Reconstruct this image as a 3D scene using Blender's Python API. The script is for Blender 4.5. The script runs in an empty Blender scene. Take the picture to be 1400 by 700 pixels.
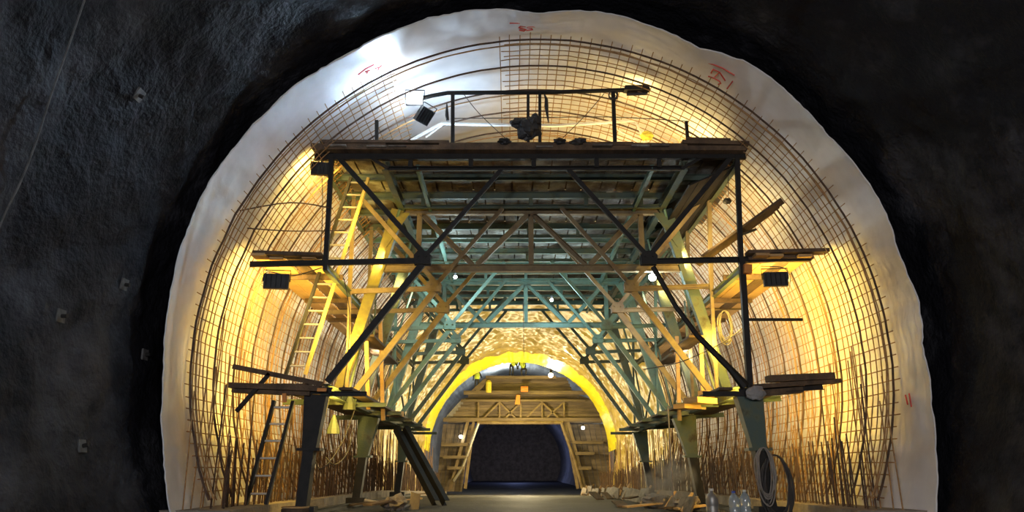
import bpy, bmesh, math, random
from mathutils import Vector, Matrix, noise
random.seed(7)
R_ = math.radians
C = bpy.context.scene.collection

# ------------------------------------------------------------------ camera, world, exposure, main lights
F_PX, CAM_H, PITCH = 1000.0, 0.85, math.atan(0.291)
cd = bpy.data.cameras.new('camera'); cam = bpy.data.objects.new('camera', cd); C.objects.link(cam)
cam.location = (0, 0, CAM_H); cam.rotation_euler = (math.pi/2 + PITCH, 0, 0)
cd.sensor_fit = 'HORIZONTAL'; cd.sensor_width = 36; cd.lens = 36*F_PX/1400; cd.clip_start = 0.05; cd.clip_end = 400
bpy.context.scene.camera = cam
sc = bpy.context.scene
sc.view_settings.view_transform = 'Standard'; sc.view_settings.look = 'None'
sc.view_settings.exposure = 0.0; sc.view_settings.gamma = 1.0; sc.view_settings.use_curve_mapping = False
w = bpy.data.worlds.new('world'); sc.world = w; w.use_nodes = True
w.node_tree.nodes['Background'].inputs[0].default_value = (0.42, 0.5, 0.72, 1)
w.node_tree.nodes['Background'].inputs[1].default_value = 0.008

YEL = (1.0, 0.64, 0.10); WARM = (1.0, 0.70, 0.24); COOL = (0.52, 0.74, 1.0); TEAL = (0.66, 0.92, 1.0); NEUT = (1.0, 0.80, 0.52)
def area(name, loc, aim, power, col, sx=0.4, sy=0.3, spread=180):
    l = bpy.data.lights.new(name, 'AREA'); l.shape = 'RECTANGLE'; l.size = sx; l.size_y = sy
    l.energy = power; l.color = col; l.spread = R_(spread)
    o = bpy.data.objects.new(name, l); C.objects.link(o); o.location = loc
    o.rotation_euler = (Vector(aim)-Vector(loc)).to_track_quat('-Z', 'Y').to_euler(); return o
def point(name, loc, power, col, r=0.1):
    l = bpy.data.lights.new(name, 'POINT'); l.energy = power; l.color = col; l.shadow_soft_size = r
    o = bpy.data.objects.new(name, l); C.objects.link(o); o.location = loc; return o

# ------------------------------------------------------------------ survey: tunnel axis, grade, pixel rays
XC, ZC, RL = 0.50, 2.90, 6.41
cp, sp_ = math.cos(PITCH), math.sin(PITCH)
def drop(Y):
    if Y < 14: return 0.0
    if Y < 27.5: return 0.008*(Y-14)
    if Y < 55: return 0.108 + 0.03*(Y-27.5)
    return 0.933
def at(px, py, Y):
    u = (px-700)/F_PX; v = (350-py)/F_PX; f = cp - v*sp_
    return Vector((u/f*Y, Y, CAM_H + (sp_+v*cp)/f*Y))
def ring(deg, r, Y):
    a = R_(deg); return Vector((XC + r*math.cos(a), Y, ZC - drop(Y) + r*math.sin(a)))
def hit(px, py, r):
    lo, hi = 4.0, 60.0
    for _ in range(50):
        m = (lo+hi)/2; q = at(px, py, m)
        if math.hypot(q.x-XC, q.z-ZC+drop(m)) < r: lo = m
        else: hi = m
    return at(px, py, lo)
def Z(zrel, Y=14): return CAM_H + zrel - drop(Y)      # height given above eye level

# gantry floods (housings built further down), then added fills without housings
area('flood_light_upper_left', at(436, 231, 14.0)+Vector((-.02, .16, 0)), at(400, 240, 17.5), 40, YEL, .4, .25)
area('flood_light_mid_left', at(378, 385, 14.0)+Vector((0, .14, 0)), at(330, 430, 17.6), 60, YEL, .4, .25)
area('flood_light_mid_right', at(1060, 382, 14.0)+Vector((0, .14, 0)), at(1130, 440, 17.6), 70, YEL, .4, .25)
area('flood_light_top_right', at(869, 128, 14.0)+Vector((0, .12, .10)), at(930, 90, 17.5), 7, WARM, .45, .12)
area('mast_lamp', at(567, 136, 13.74), at(567, 136, 13.74)+Vector((-.55, -.75, -.35)), 105, COOL, .34, .24, 105)
point('mast_lamp_spill', at(567, 136, 13.62), 6, COOL, .12)
area('fill_light_behind', (-2.5, -4, 3.2), (-3, 12, 3.5), 560, (.80, .88, 1), 1.2, .8)  # added fill behind the camera, lifts the rock and the left lip
area('second_lamp_and_fill', at(574, 160, 13.95)+Vector((-.05, .1, .05)), at(470, 70, 15.5), 8, COOL, .3, .25)
area('second_lamp_and_fill', (-1.0, 15.0, Z(6.75)), (-1.3, 14.4, Z(9)), 34, COOL, .4, .4)  # added cool fill for the ceiling gap, no fixture here
for s_, nm in ((-1, 'left'), (1, 'right')):  # unseen fills added to carry yellow light to the near walls
    for zz, pw in ((2.9, 150), (1.2, 95)):
        area('wall_fill_'+nm, (XC+s_*3.75, 14.45, Z(zz)), (XC+s_*4.35, 15.25, Z(zz)), pw, YEL, .5, .4)
    area('wall_fill_upper_'+nm, (XC+s_*3.4, 14.4, Z(4.9)), (XC+s_*4.0, 15.2, Z(5.0)), 44, YEL if s_ < 0 else WARM, .5, .4, 120)
    for Y, lo, hi in ((16.0, 85, 44), (18.4, 40, 44), (21.0, 16, 38), (24.5, 14, 34), (28.6, 14, 34)):  # unseen fills added deeper in to even out the side walls
        area('side_fill_'+nm, (XC+s_*3.8, Y, Z(2.7, Y)), (XC+s_*6.0, Y+.8, Z(1.9 if Y < 17 else 3.6, Y)), lo, YEL if Y < 17 else NEUT, .5, .4)
        area('high_fill_'+nm, (XC+s_*3.5, Y+.4, Z(4.7, Y)), (XC+s_*6.0, Y+1.2, Z(5.0, Y)), hi, WARM if Y < 20 else NEUT, .5, .4)
for x, Y, pw in ((2.2, 14.8, 30), (3.9, 15.0, 30), (.9, 15.6, 28), (2.8, 17.4, 60), (3.4, 20.0, 50), (.8, 20.5, 45), (2.2, 23.5, 50), (-1.2, 25.0, 40)):  # unseen fills added on the deck to warm the ceiling
    area('deck_fill', (x, Y, Z(6.62, Y)), (x+.35, Y+.6, Z(9, Y)), pw, WARM, .6, .5)
point('work_lamp_right', (3.25, 16.7, Z(4.05)), 70, (.75, .9, 1), .08)
point('work_lamp_left', (-1.6, 19.8, Z(5.0)), 150, TEAL, .08)
point('work_lamp_rear', (1.2, 21.4, Z(4.7)), 150, TEAL, .08)
point('inner_warm_left', (-3.0, 15.6, Z(3.2)), 7, WARM, .08)
point('inner_warm_right', (4.0, 17.6, Z(2.6)), 7, WARM, .08)
point('membrane_fill', (0.5, 36, Z(1.2, 36)), 1100, (1, .84, .5), .15)  # added fill without a fixture, brightens the yellow lining
point('membrane_fill_far', (0.5, 45, Z(1.2, 45)), 900, (1, .84, .5), .15)  # second added fill for the yellow lining
area('far_lamp_glow', at(753, 513, 54.4), at(715, 500, 44), 420, (1, .84, .45), .5, .5, 150)
point('far_fill', (0.2, 51.5, Z(3.0, 52)), 1300, (1, .76, .4), .15)  # added unseen fill for the end strip and far gantry front
point('far_lamp_glow_cool', at(690, 512, 60.5), 900, (.75, .9, 1), .15)
area('fill_light_behind', (3.0, -4, 3.2), (7, 11, 5), 420, (1, .84, .74), 1.2, .8)  # added warm fill behind the camera for the right rock
point('passage_blue_fill', (.5, 103, 2), 420, (.36, .46, 1), .3)  # added blue fill, tints the dark passage navy

# ------------------------------------------------------------------ materials
def nodes(m): m.use_nodes = True; return m.node_tree.nodes, m.node_tree.links
def mat(name, c1, c2=None, rough=.7, metal=0, scale=4, bump=0.0, bscale=30, detail=6, stretch=(1, 1, 1), spec=.5, contrast=(.35, .65), c3=None):
    m = bpy.data.materials.new(name); n, l = nodes(m); b = n['Principled BSDF']
    b.inputs['Roughness'].default_value = rough; b.inputs['Metallic'].default_value = metal
    b.inputs['Specular IOR Level'].default_value = spec
    tc = n.new('ShaderNodeTexCoord'); mp = n.new('ShaderNodeMapping'); mp.inputs['Scale'].default_value = stretch
    l.new(tc.outputs['Object'], mp.inputs['Vector'])
    if c2 is None: b.inputs['Base Color'].default_value = (*c1, 1)
    else:
        t = n.new('ShaderNodeTexNoise'); t.inputs['Scale'].default_value = scale; t.inputs['Detail'].default_value = detail
        t.inputs['Roughness'].default_value = .65
        r = n.new('ShaderNodeValToRGB'); e = r.color_ramp.elements
        e[0].position, e[1].position = contrast; e[0].color = (*c1, 1); e[1].color = (*c2, 1)
        if c3: x = e.new((contrast[0]+contrast[1])/2); x.color = (*c3, 1)
        l.new(mp.outputs[0], t.inputs['Vector']); l.new(t.outputs['Fac'], r.inputs[0]); l.new(r.outputs[0], b.inputs['Base Color'])
    if bump:
        t2 = n.new('ShaderNodeTexNoise'); t2.inputs['Scale'].default_value = bscale; t2.inputs['Detail'].default_value = 8
        bp = n.new('ShaderNodeBump'); bp.inputs['Strength'].default_value = bump; bp.inputs['Distance'].default_value = .05
        l.new(mp.outputs[0], t2.inputs['Vector']); l.new(t2.outputs['Fac'], bp.inputs['Height']); l.new(bp.outputs[0], b.inputs['Normal'])
    return m
def emit(name, col, s):
    m = bpy.data.materials.new(name); n, l = nodes(m); b = n['Principled BSDF']
    b.inputs['Base Color'].default_value = (*col, 1); b.inputs['Emission Color'].default_value = (*col, 1); b.inputs['Emission Strength'].default_value = s
    return m
M = {}
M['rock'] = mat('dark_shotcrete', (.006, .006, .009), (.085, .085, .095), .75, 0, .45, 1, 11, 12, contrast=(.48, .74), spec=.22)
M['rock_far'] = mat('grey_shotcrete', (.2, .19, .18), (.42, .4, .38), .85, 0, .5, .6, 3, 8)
M['floor'] = mat('packed_invert', (.014, .014, .017), (.036, .035, .038), .75, 0, .9, .5, 14, 8)
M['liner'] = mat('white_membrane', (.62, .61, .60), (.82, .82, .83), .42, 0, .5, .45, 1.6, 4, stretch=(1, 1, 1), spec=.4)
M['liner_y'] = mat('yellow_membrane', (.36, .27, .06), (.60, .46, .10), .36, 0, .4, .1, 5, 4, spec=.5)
M['liner_bright'] = mat('bright_yellow_membrane', (.82, .74, .02), (.90, .84, .03), .4, 0, .6)  # brighter, more saturated yellow than the sheet before it
M['rust'] = mat('rusty_rebar', (.25, .135, .055), (.46, .28, .12), .75, .1, 9)
M['rebar_dark'] = mat('dark_rebar', (.045, .028, .02), (.15, .085, .05), .7, .2, 6)
M['steel'] = mat('painted_steel', (.075, .11, .09), (.05, .038, .02), .6, .1, 2.2, .15, 30, 8, contrast=(.45, .68), c3=(.10, .12, .075))
M['steel_cool'] = mat('cool_lit_teal_steel', (.11, .21, .18), (.08, .085, .06), .55, .1, 2.0, .12, 30, 8, contrast=(.48, .74))  # same green paint with cool lamplight put into the colour
M['steel_warm'] = mat('warm_lit_yellow_steel', (.24, .185, .095), (.12, .075, .04), .6, .1, 2.0, .1, 30, 8, contrast=(.42, .7))  # gantry paint with warm lamplight put into the colour
M['gantry_yellow'] = mat('column_yellow', (.22, .19, .03), (.12, .10, .03), .6, 0, 3)  # yellow of the near left column and its gusset
M['black'] = mat('shade_black_steel', (.007, .007, .007), (.02, .017, .014), .65, .2, 5)  # near-black puts the shade of unlit front steel into the colour
M['deckb'] = mat('formwork_board', (.07, .055, .045), (.40, .42, .40), .8, 0, 1.3, .3, 25, 8, contrast=(.40, .64), c3=(.17, .15, .125))
M['plank'] = mat('dark_plank', (.05, .034, .022), (.16, .10, .055), .8, 0, 3, .3, 30, stretch=(1, .15, 1))
M['timber'] = mat('pale_timber', (.42, .25, .10), (.62, .42, .19), .75, 0, 3, .3, 30, stretch=(.2, .2, 1))
M['cable'] = mat('rubber_cable', (.03, .028, .026), (.06, .05, .045), .6)
M['palecable'] = mat('pale_cable', (.22, .19, .16), (.35, .31, .26), .6)
M['rockplate'] = mat('dusty_plate', (.06, .058, .056), (.13, .125, .12), .7, 0, 8)
M['red'] = mat('red_paint', (.55, .05, .04), (.65, .09, .07), .6)
M['lamp'] = emit('lamp_lens', (.92, .97, 1), 40)
M['lampw'] = emit('warm_lamp_lens', (1, .75, .35), 30)
M['housing'] = mat('lamp_housing', (.015, .015, .017), (.035, .034, .034), .5, .3, 8)
M['white'] = mat('white_paint', (.65, .65, .62), (.8, .8, .76), .5, 0, 6)
M['ladder'] = mat('yellow_ladder', (.38, .29, .09), (.46, .37, .14), .5, .2, 5)
M['alu'] = mat('dull_aluminium', (.30, .29, .27), (.42, .40, .36), .45, .6, 6)
M['hivis'] = mat('hi_vis_cloth', (.62, .85, .05), (.7, .9, .12), .7, 0, 10)
M['cloth'] = mat('dark_cloth', (.02, .022, .03), (.05, .05, .06), .9, 0, 8)
M['skin'] = mat('skin', (.42, .24, .16), (.5, .3, .2), .6)
M['yplastic'] = mat('yellow_plastic', (.75, .62, .05), (.85, .75, .12), .5, 0, 8)
M['sack'] = mat('black_sack', (.015, .015, .016), (.04, .04, .042), .55, 0, 6, .3, 12)
M['orange'] = mat('orange_plastic', (.65, .22, .04), (.75, .30, .06), .6, 0, 6)
M['paper'] = mat('grey_cloth', (.2, .2, .2), (.32, .31, .30), .8, 0, 6)
M['concrete'] = mat('footing_concrete', (.16, .13, .10), (.30, .25, .20), .85, 0, 2, .4, 15)
def glass(name, col):
    m = bpy.data.materials.new(name); n, l = nodes(m); b = n['Principled BSDF']
    b.inputs['Base Color'].default_value = (*col, 1); b.inputs['Transmission Weight'].default_value = .7; b.inputs['Roughness'].default_value = .15
    return m
M['pet'] = glass('clear_plastic', (.75, .85, .9))

# ------------------------------------------------------------------ mesh building
class MB:
    def __init__(s): s.v = []; s.f = []
    def add(s, vs, fs):
        o = len(s.v); s.v += [Vector(v) for v in vs]; s.f += [tuple(i+o for i in f) for f in fs]; return s
    def prism(s, a, b, prof, up=None, prof2=None):
        """sweep a closed profile [(side, up)] from a to b"""
        a, b = Vector(a), Vector(b); d = (b-a).normalized()
        u0 = Vector(up) if up else (Vector((0, 0, 1)) if abs(d.z) < .95 else Vector((0, 1, 0)))
        sd = d.cross(u0).normalized(); u = sd.cross(d).normalized(); n = len(prof)
        p2 = prof2 or prof
        vs = [a + sd*x + u*y for x, y in prof] + [b + sd*x + u*y for x, y in p2]
        fs = [(i, (i+1) % n, n+(i+1) % n, n+i) for i in range(n)] + [tuple(range(n-1, -1, -1)), tuple(range(n, 2*n))]
        return s.add(vs, fs)
    def beam(s, a, b, w, h=None, up=None):
        h = h or w; return s.prism(a, b, [(-w/2, -h/2), (w/2, -h/2), (w/2, h/2), (-w/2, h/2)], up)
    def ibeam(s, a, b, w, h, t=.012, up=None):
        x, y = w/2, h/2
        return s.prism(a, b, [(-x, -y), (x, -y), (x, -y+t), (t/2, -y+t), (t/2, y-t), (x, y-t), (x, y), (-x, y), (-x, y-t), (-t/2, y-t), (-t/2, -y+t), (-x, -y+t)], up)
    def chan(s, a, b, w, h, t=.014, up=None):
        x, y = w/2, h/2
        return s.prism(a, b, [(-x, -y), (x, -y), (x, -y+t), (-x+t, -y+t), (-x+t, y-t), (x, y-t), (x, y), (-x, y)], up)
    def ang(s, a, b, w, t=.012, up=None):
        x = w/2
        return s.prism(a, b, [(-x, -x), (x, -x), (x, -x+t), (-x+t, -x+t), (-x+t, x), (-x, x)], up)
    def tube(s, pts, r, n=6, r2=None, cap=True):
        pts = [Vector(p) for p in pts]; o = len(s.v); m = len(pts); pu = None
        for i, p in enumerate(pts):
            d = (pts[min(i+1, m-1)] - pts[max(i-1, 0)]).normalized()
            u = (pu - d*pu.dot(d)) if pu is not None else (Vector((0, 0, 1)) if abs(d.z) < .9 else Vector((1, 0, 0)))
            u = (u - d*u.dot(d)).normalized(); pu = u; q = d.cross(u)
            rr = r if r2 is None else r + (r2-r)*i/(m-1)
            if isinstance(r, (list, tuple)): rr = r[i]
            for k in range(n):
                t = 2*math.pi*k/n; s.v.append(p + (u*math.cos(t) + q*math.sin(t))*rr)
        for i in range(m-1):
            for k in range(n):
                s.f.append((o+i*n+k, o+i*n+(k+1) % n, o+(i+1)*n+(k+1) % n, o+(i+1)*n+k))
        if cap: s.f += [tuple(o+k for k in range(n-1, -1, -1)), tuple(o+(m-1)*n+k for k in range(n))]
        return s
    def lathe(s, c, prof, n=14):
        c = Vector(c); o = len(s.v); m = len(prof)
        for r, z in prof:
            for k in range(n): t = 2*math.pi*k/n; s.v.append(c + Vector((r*math.cos(t), r*math.sin(t), z)))
        for i in range(m-1):
            for k in range(n): s.f.append((o+i*n+k, o+i*n+(k+1) % n, o+(i+1)*n+(k+1) % n, o+(i+1)*n+k))
        s.f += [tuple(o+k for k in range(n-1, -1, -1)), tuple(o+(m-1)*n+k for k in range(n))]
        return s
    def plate(s, pts, t, nrm=(0, 1, 0)):
        n = len(pts); d = Vector(nrm).normalized()*t/2; P = [Vector(p) for p in pts]
        return s.add([p-d for p in P] + [p+d for p in P], [tuple(range(n-1, -1, -1)), tuple(range(n, 2*n))] + [(i, (i+1) % n, n+(i+1) % n, n+i) for i in range(n)])
    def lump(s, c, rad, seed, amp=.35, seg=14, rings=9):
        c = Vector(c); o = len(s.v)
        for i in range(rings+1):
            th = math.pi*i/rings
            for k in range(seg):
                ph = 2*math.pi*k/seg
                d = Vector((math.sin(th)*math.cos(ph), math.sin(th)*math.sin(ph), math.cos(th)))
                g = 1 + amp*noise.noise(d*1.9 + Vector((seed*3.1, 0, 0))) + amp*.5*noise.noise(d*5 + Vector((0, seed*1.7, 0)))
                s.v.append(c + Vector((d.x*rad[0], d.y*rad[1], d.z*rad[2]))*g)
        for i in range(rings):
            for k in range(seg): s.f.append((o+i*seg+k, o+(i+1)*seg+k, o+(i+1)*seg+(k+1) % seg, o+i*seg+(k+1) % seg))
        return s
def wloc(o):
    v = Vector(o.location)
    while o.parent: o = o.parent; v += Vector(o.location)
    return v
def obj(name, mb, m, parent=None, smooth=False, loc=None, label=None):
    base = wloc(parent) if parent else Vector((0, 0, 0))
    org = Vector(loc) if loc is not None else base
    me = bpy.data.meshes.new(name); me.from_pydata([v-org for v in mb.v], [], mb.f); me.update()
    bm = bmesh.new(); bm.from_mesh(me); bmesh.ops.recalc_face_normals(bm, faces=bm.faces); bm.to_mesh(me); bm.free()
    if smooth: me.polygons.foreach_set('use_smooth', [True]*len(me.polygons))
    me.materials.append(m if not isinstance(m, str) else M[m])
    o = bpy.data.objects.new(name, me); C.objects.link(o)
    o.location = org - base
    if parent: o.parent = parent
    if label: o['label'] = label
    return o
def tag(o, label=None, cat=None, group=None, kind=None):
    for k, v in (('label', label), ('category', cat), ('group', group), ('kind', kind)):
        if v: o[k] = v
    return o
def thing(name, loc, label, cat, group=None):
    o = bpy.data.objects.new(name, None); C.objects.link(o); o.location = loc; o.empty_display_size = .2
    return tag(o, label, cat, group)
def copy_tree(o, parent=None):
    c = o.copy(); C.objects.link(c)
    if parent: c.parent = parent
    for ch in list(o.children): copy_tree(ch, c)
    return c

# ------------------------------------------------------------------ tunnel shell
def shell(d0, d1, nd, ys, rfun):
    mb = MB(); ny = len(ys)
    for j, Y in enumerate(ys):
        for i in range(nd+1):
            a = d0 + (d1-d0)*i/nd; mb.v.append(ring(a, rfun(a, Y), Y))
    for j in range(ny-1):
        for i in range(nd):
            q = j*(nd+1)+i; mb.f.append((q, q+1, q+nd+2, q+nd+1))
    return mb
def fb(p, s, o): return noise.fractal(p*s, 1.0, 2.0, o)
def rock_r(a, Y):
    p = ring(a, 6.8, Y)
    b = .13*noise.noise(p*.45) + .07*noise.noise(p*1.1+Vector((3, 1, 7))) + .05*fb(p, 2.6, 4)
    return 6.72 + max(b, -.2)
ys = [-6+.5*i for i in range(22)] + [5.0+.075*i for i in range(105)] + [13+1.5*i for i in range(28)] + [56+2*i for i in range(8)] + [75+6*i for i in range(16)]
ys = sorted(set(round(y, 3) for y in ys))
for nm, d0, d1, nd in (('wall_right', -28, 28, 110), ('ceiling', 28, 152, 220), ('wall_left', 152, 208, 110)):
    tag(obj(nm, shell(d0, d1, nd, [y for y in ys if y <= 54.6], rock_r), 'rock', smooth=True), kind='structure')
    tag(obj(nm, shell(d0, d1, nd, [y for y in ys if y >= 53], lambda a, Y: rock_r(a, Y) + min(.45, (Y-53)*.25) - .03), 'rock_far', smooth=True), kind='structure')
fl = MB(); fy = [-6+i for i in range(76)] + [72+4*i for i in range(25)]
for Y in fy:
    for i in range(41):
        x = XC-7.2+14.4*i/40
        fl.v.append(Vector((x, Y, -drop(Y) - .02 + .05*noise.noise(Vector((x*.7, Y*.5, 2))) + .02*noise.noise(Vector((x*2.3, Y*2, 5))))))
for j in range(len(fy)-1):
    for i in range(40): q = j*41+i; fl.f.append((q, q+1, q+42, q+41))
tag(obj('floor', fl, 'floor', smooth=True), kind='structure')
tag(obj('wall_back', MB().beam((XC-8, 120, 3), (XC+8, 120, 3), .3, 16), 'concrete'), kind='structure')
# side footings that carry the starter bars
def footing(side):
    mb = MB()
    for j in range(20):
        y0, y1 = 12.2+2*j, 14.18+2*j
        x0, x1 = XC+side*4.95, XC+side*6.15; 
        mb.beam((min(x0, x1)/2+max(x0, x1)/2, y0, .1-drop(y0)), (x0/2+x1/2, y1, .1-drop(y1)), abs(x1-x0), .24)
    return mb
tag(obj('trim_1', footing(-1), 'concrete'), kind='structure'); tag(obj('trim_2', footing(1), 'concrete'), kind='structure')

# ------------------------------------------------------------------ membranes
edge_px = [(230,700),(222,600),(222,520),(232,400),(255,310),(290,240),(340,175),(400,120),(470,75),(540,40),(620,15),(680,11),(740,17),(790,12),(840,18),(880,30),(960,65),(1015,82),(1070,118),(1130,180),(1190,250),(1230,340),(1255,400),(1265,470),(1275,560),(1283,620),(1283,700)]
edge = []
for px, py in edge_px:
    q = at(px, py, 12.0); edge.append((math.degrees(math.atan2(q.z-ZC, q.x-XC)) % 360, math.hypot(q.x-XC, q.z-ZC)))
edge = sorted((a if a < 270 else a-360, r) for a, r in edge)
def edge_r(a):
    if a <= edge[0][0]: return edge[0][1]
    for (a0, r0), (a1, r1) in zip(edge, edge[1:]):
        if a <= a1: return r0 + (r1-r0)*(a-a0)/(a1-a0)
    return edge[-1][1]
def liner_r(a, Y):
    p = ring(a, RL, Y); k = max(0, 1-(Y-12)/1.2)
    w_ = .035*noise.noise(Vector((a*.05, Y*.9, 1))) + .025*noise.noise(Vector((a*.22, Y*.55, 4))) + .012*noise.noise(p*3)
    fold = .03*abs(noise.noise(Vector((a*.35+Y*.5, Y*.25, 9)))) + k*(.05*abs(noise.noise(Vector((a*.16+Y*.4, Y*.8, 19)))) + .03*abs(noise.noise(Vector((a*.5-Y*.6, Y*1.4, 29)))))
    return (edge_r(a)*k + (RL+.02)*(1-k)) + w_*(1-.4*k) - fold
ysl = [12.0+.04*i for i in range(16)] + [12.7+.12*i for i in range(155)]
o = obj('membrane_liner', shell(-26.5, 206.5, 260, ysl, liner_r), 'liner', smooth=True)
sm = o.modifiers.new('thick', 'SOLIDIFY'); sm.thickness = .012; sm.offset = 1
tag(o, 'white waterproof sheet lining the near arch, its front lip hanging free', 'membrane'); LINER = o
def liner2_r(a, Y):
    t = noise.noise(Vector((a*.06+Y*.35, Y*1.1, 2)))
    g = abs(noise.noise(Vector((a*.10, Y*.9, 6)))); g2 = abs(noise.noise(Vector((a*.3+Y, Y*.7, 3))))
    g3 = abs(noise.noise(Vector((a*.22-Y*.8, Y*1.9, 13))))
    rd = max(0, 1-6*abs(noise.noise(Vector((a*.045+Y*.22, Y*.75, 41)))))**2 + max(0, 1-6*abs(noise.noise(Vector((a*.07-Y*.3, Y*1.3, 57)))))**2
    return RL + .03 + .10*t - .20*g - .10*g2 - .09*g3 - .055*rd
ys2 = [31.2+.09*i for i in range(203)]
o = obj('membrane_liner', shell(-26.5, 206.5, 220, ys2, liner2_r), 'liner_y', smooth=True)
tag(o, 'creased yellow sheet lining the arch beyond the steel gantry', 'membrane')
ys3 = [49.3+.2*i for i in range(24)]
o = obj('membrane_liner', shell(0, 180, 180, ys3, lambda a, Y: RL-.02-.05*abs(noise.noise(Vector((a*.2, Y*.3, 1))))-.03*noise.noise(Vector((a*.5, Y, 8)))), 'liner_bright', smooth=True)
tag(o, 'bright yellow end strip of sheet ringing the far opening', 'membrane')
def stroke(px, r=.018):
    return MB().tube([hit(x, y, edge_r_at(x, y)) for x, y in px], r, 5)
def edge_r_at(x, y):
    return RL-.06
def scale_px(pts, ox, oy, k): return [(ox+x*k, oy+y*k) for x, y in pts]
A = (470, 10, .2071); B = (940, 70, .0857)
marks = [scale_px(p, *A) for p in ([(1095,105),(1200,103),(1278,107)], [(1200,126),(1165,124),(1155,134),(1182,140),(1203,148),(1190,156),(1158,150)], [(1265,128),(1215,124),(1210,132),(1240,138),(1248,147),(1205,152)],
      [(95,445),(145,405),(200,378)], [(140,426),(172,416)], [(205,405),(235,396),(226,415)], [(236,396),(252,383)], [(150,436),(158,428)])]
marks += [scale_px(p, *B) for p in ([(290,175),(420,215),(560,270),(750,385)], [(375,350),(405,290),(510,335),(435,410)], [(510,335),(600,470)], [(330,400),(420,430),(510,480),(532,515),(490,530)], [(720,480),(630,600)])]
marks += [[(1238,540),(1241,553)], [(1243,538),(1246,556)]]
for p in marks: obj('paint_mark', stroke(p, .014), 'red', LINER)

# ------------------------------------------------------------------ reinforcement cage
cage = thing('rebar_cage', (XC, 12.5, 0), 'rusty reinforcement cage of hoops and long bars inside the white sheet', 'rebar')
RC = 6.02
def hoop(d0, d1, r, rad, n=5, jag=0.0, seed=0):
    m = max(6, int(abs(d1-d0)/2.4))
    return MB().tube([ring(d0+(d1-d0)*i/m, r + jag*noise.noise(Vector((i*.5, seed, 0))), 12.5) for i in range(m+1)], rad, n)
protos = {}
def place_hoop(key, build, Y, m, name):
    if key not in protos: o = obj(name, build(), m, cage); protos[key] = o; first = True
    else: o = protos[key].copy(); C.objects.link(o)
    o.location = (random.uniform(-.012, .012), Y-12.5, -drop(Y)+random.uniform(-.012, .012)); o.rotation_euler = (random.uniform(-.002, .002), 0, 0)
    return o
Y = 12.5; k = 0
while Y < 30.9:
    gapL, gapR = 117.5 + random.uniform(-.8, .8), 97 + random.uniform(-1, 1)
    v = k % 6
    if k % 5 == 0:
        place_hoop(('full', 0), lambda: hoop(-25, 205, RC-.03, .021, 6, .02, 3), Y, 'rebar_dark', 'girder_arch')
        if k % 10 == 0: place_hoop(('full', 1), lambda: hoop(-25, 205, RC-.10, .016, 6, .02, 5), Y+.06, 'rust', 'girder_arch')
    else:
        place_hoop(('L', v), lambda: hoop(gapL, 205, RC, .0105, 5, .03, v), Y, 'rust', 'hoop_bar')
        place_hoop(('R', v), lambda: hoop(-25, gapR if Y < 22 else gapR, RC, .0105, 5, .03, v+9), Y, 'rust', 'hoop_bar')
    Y += .2 + random.uniform(-.012, .012); k += 1
deg = -24.5
while deg < 205:
    if not (98.5 < deg < 116.5):
        Y0 = 12.42 + random.uniform(-.06, .06); r = RC + .022 + random.uniform(-.012, .012); pts = []
        for i in range(15):
            yy = Y0 + (30.9-Y0)*i/14
            pts.append(ring(deg + .10*noise.noise(Vector((i*.6, deg, 1))), r + .025*noise.noise(Vector((i*.7, deg*3, 5))), yy))
        obj('longitudinal_bar', MB().tube(pts, .0095, 4), 'rust', cage)
    deg += 1.9 + random.uniform(-.08, .08)
# starter bars along both footings: the largest singly, the rest joined
rest = MB(); rest2 = MB(); cand = []
for side in (-1, 1):
    for off, h0, h1, step, ymax, dk in ((5.32, .85, 1.25, .105, 50, 1), (5.75, 1.6, 2.9, .30, 50, 0), (5.5, 2.0, 2.5, 1.3, 40, 1)):
        y = 12.7 if off < 5.6 else 12.4
        while y < ymax:
            x = XC + side*(off + random.uniform(-.08, .08)); h = random.uniform(h0, h1)
            if random.random() < .06: h += .5
            cand.append((y, Vector((x, y, .18-drop(y))), Vector((x + random.uniform(-.045, .045), y + random.uniform(-.05, .05), .2-drop(y)+h)), dk))
            y += step*random.uniform(.6, 1.4)
cand.sort(key=lambda c: c[0])
for i, (y, a, b, dk) in enumerate(cand):
    if i < 300: obj('starter_bar', MB().tube([a, (a+b)/2 + Vector((random.uniform(-.008, .008), random.uniform(-.008, .008), 0)), b], .0145 if dk else .0125, 5), 'rebar_dark' if dk else 'rust', cage)
    else: (rest if dk else rest2).tube([a, b], .0145 if dk else .0125, 4)
tag(obj('starter_bars', rest, 'rebar_dark', cage), kind='stuff'); tag(obj('starter_bars', rest2, 'rust', cage), kind='stuff')

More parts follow.
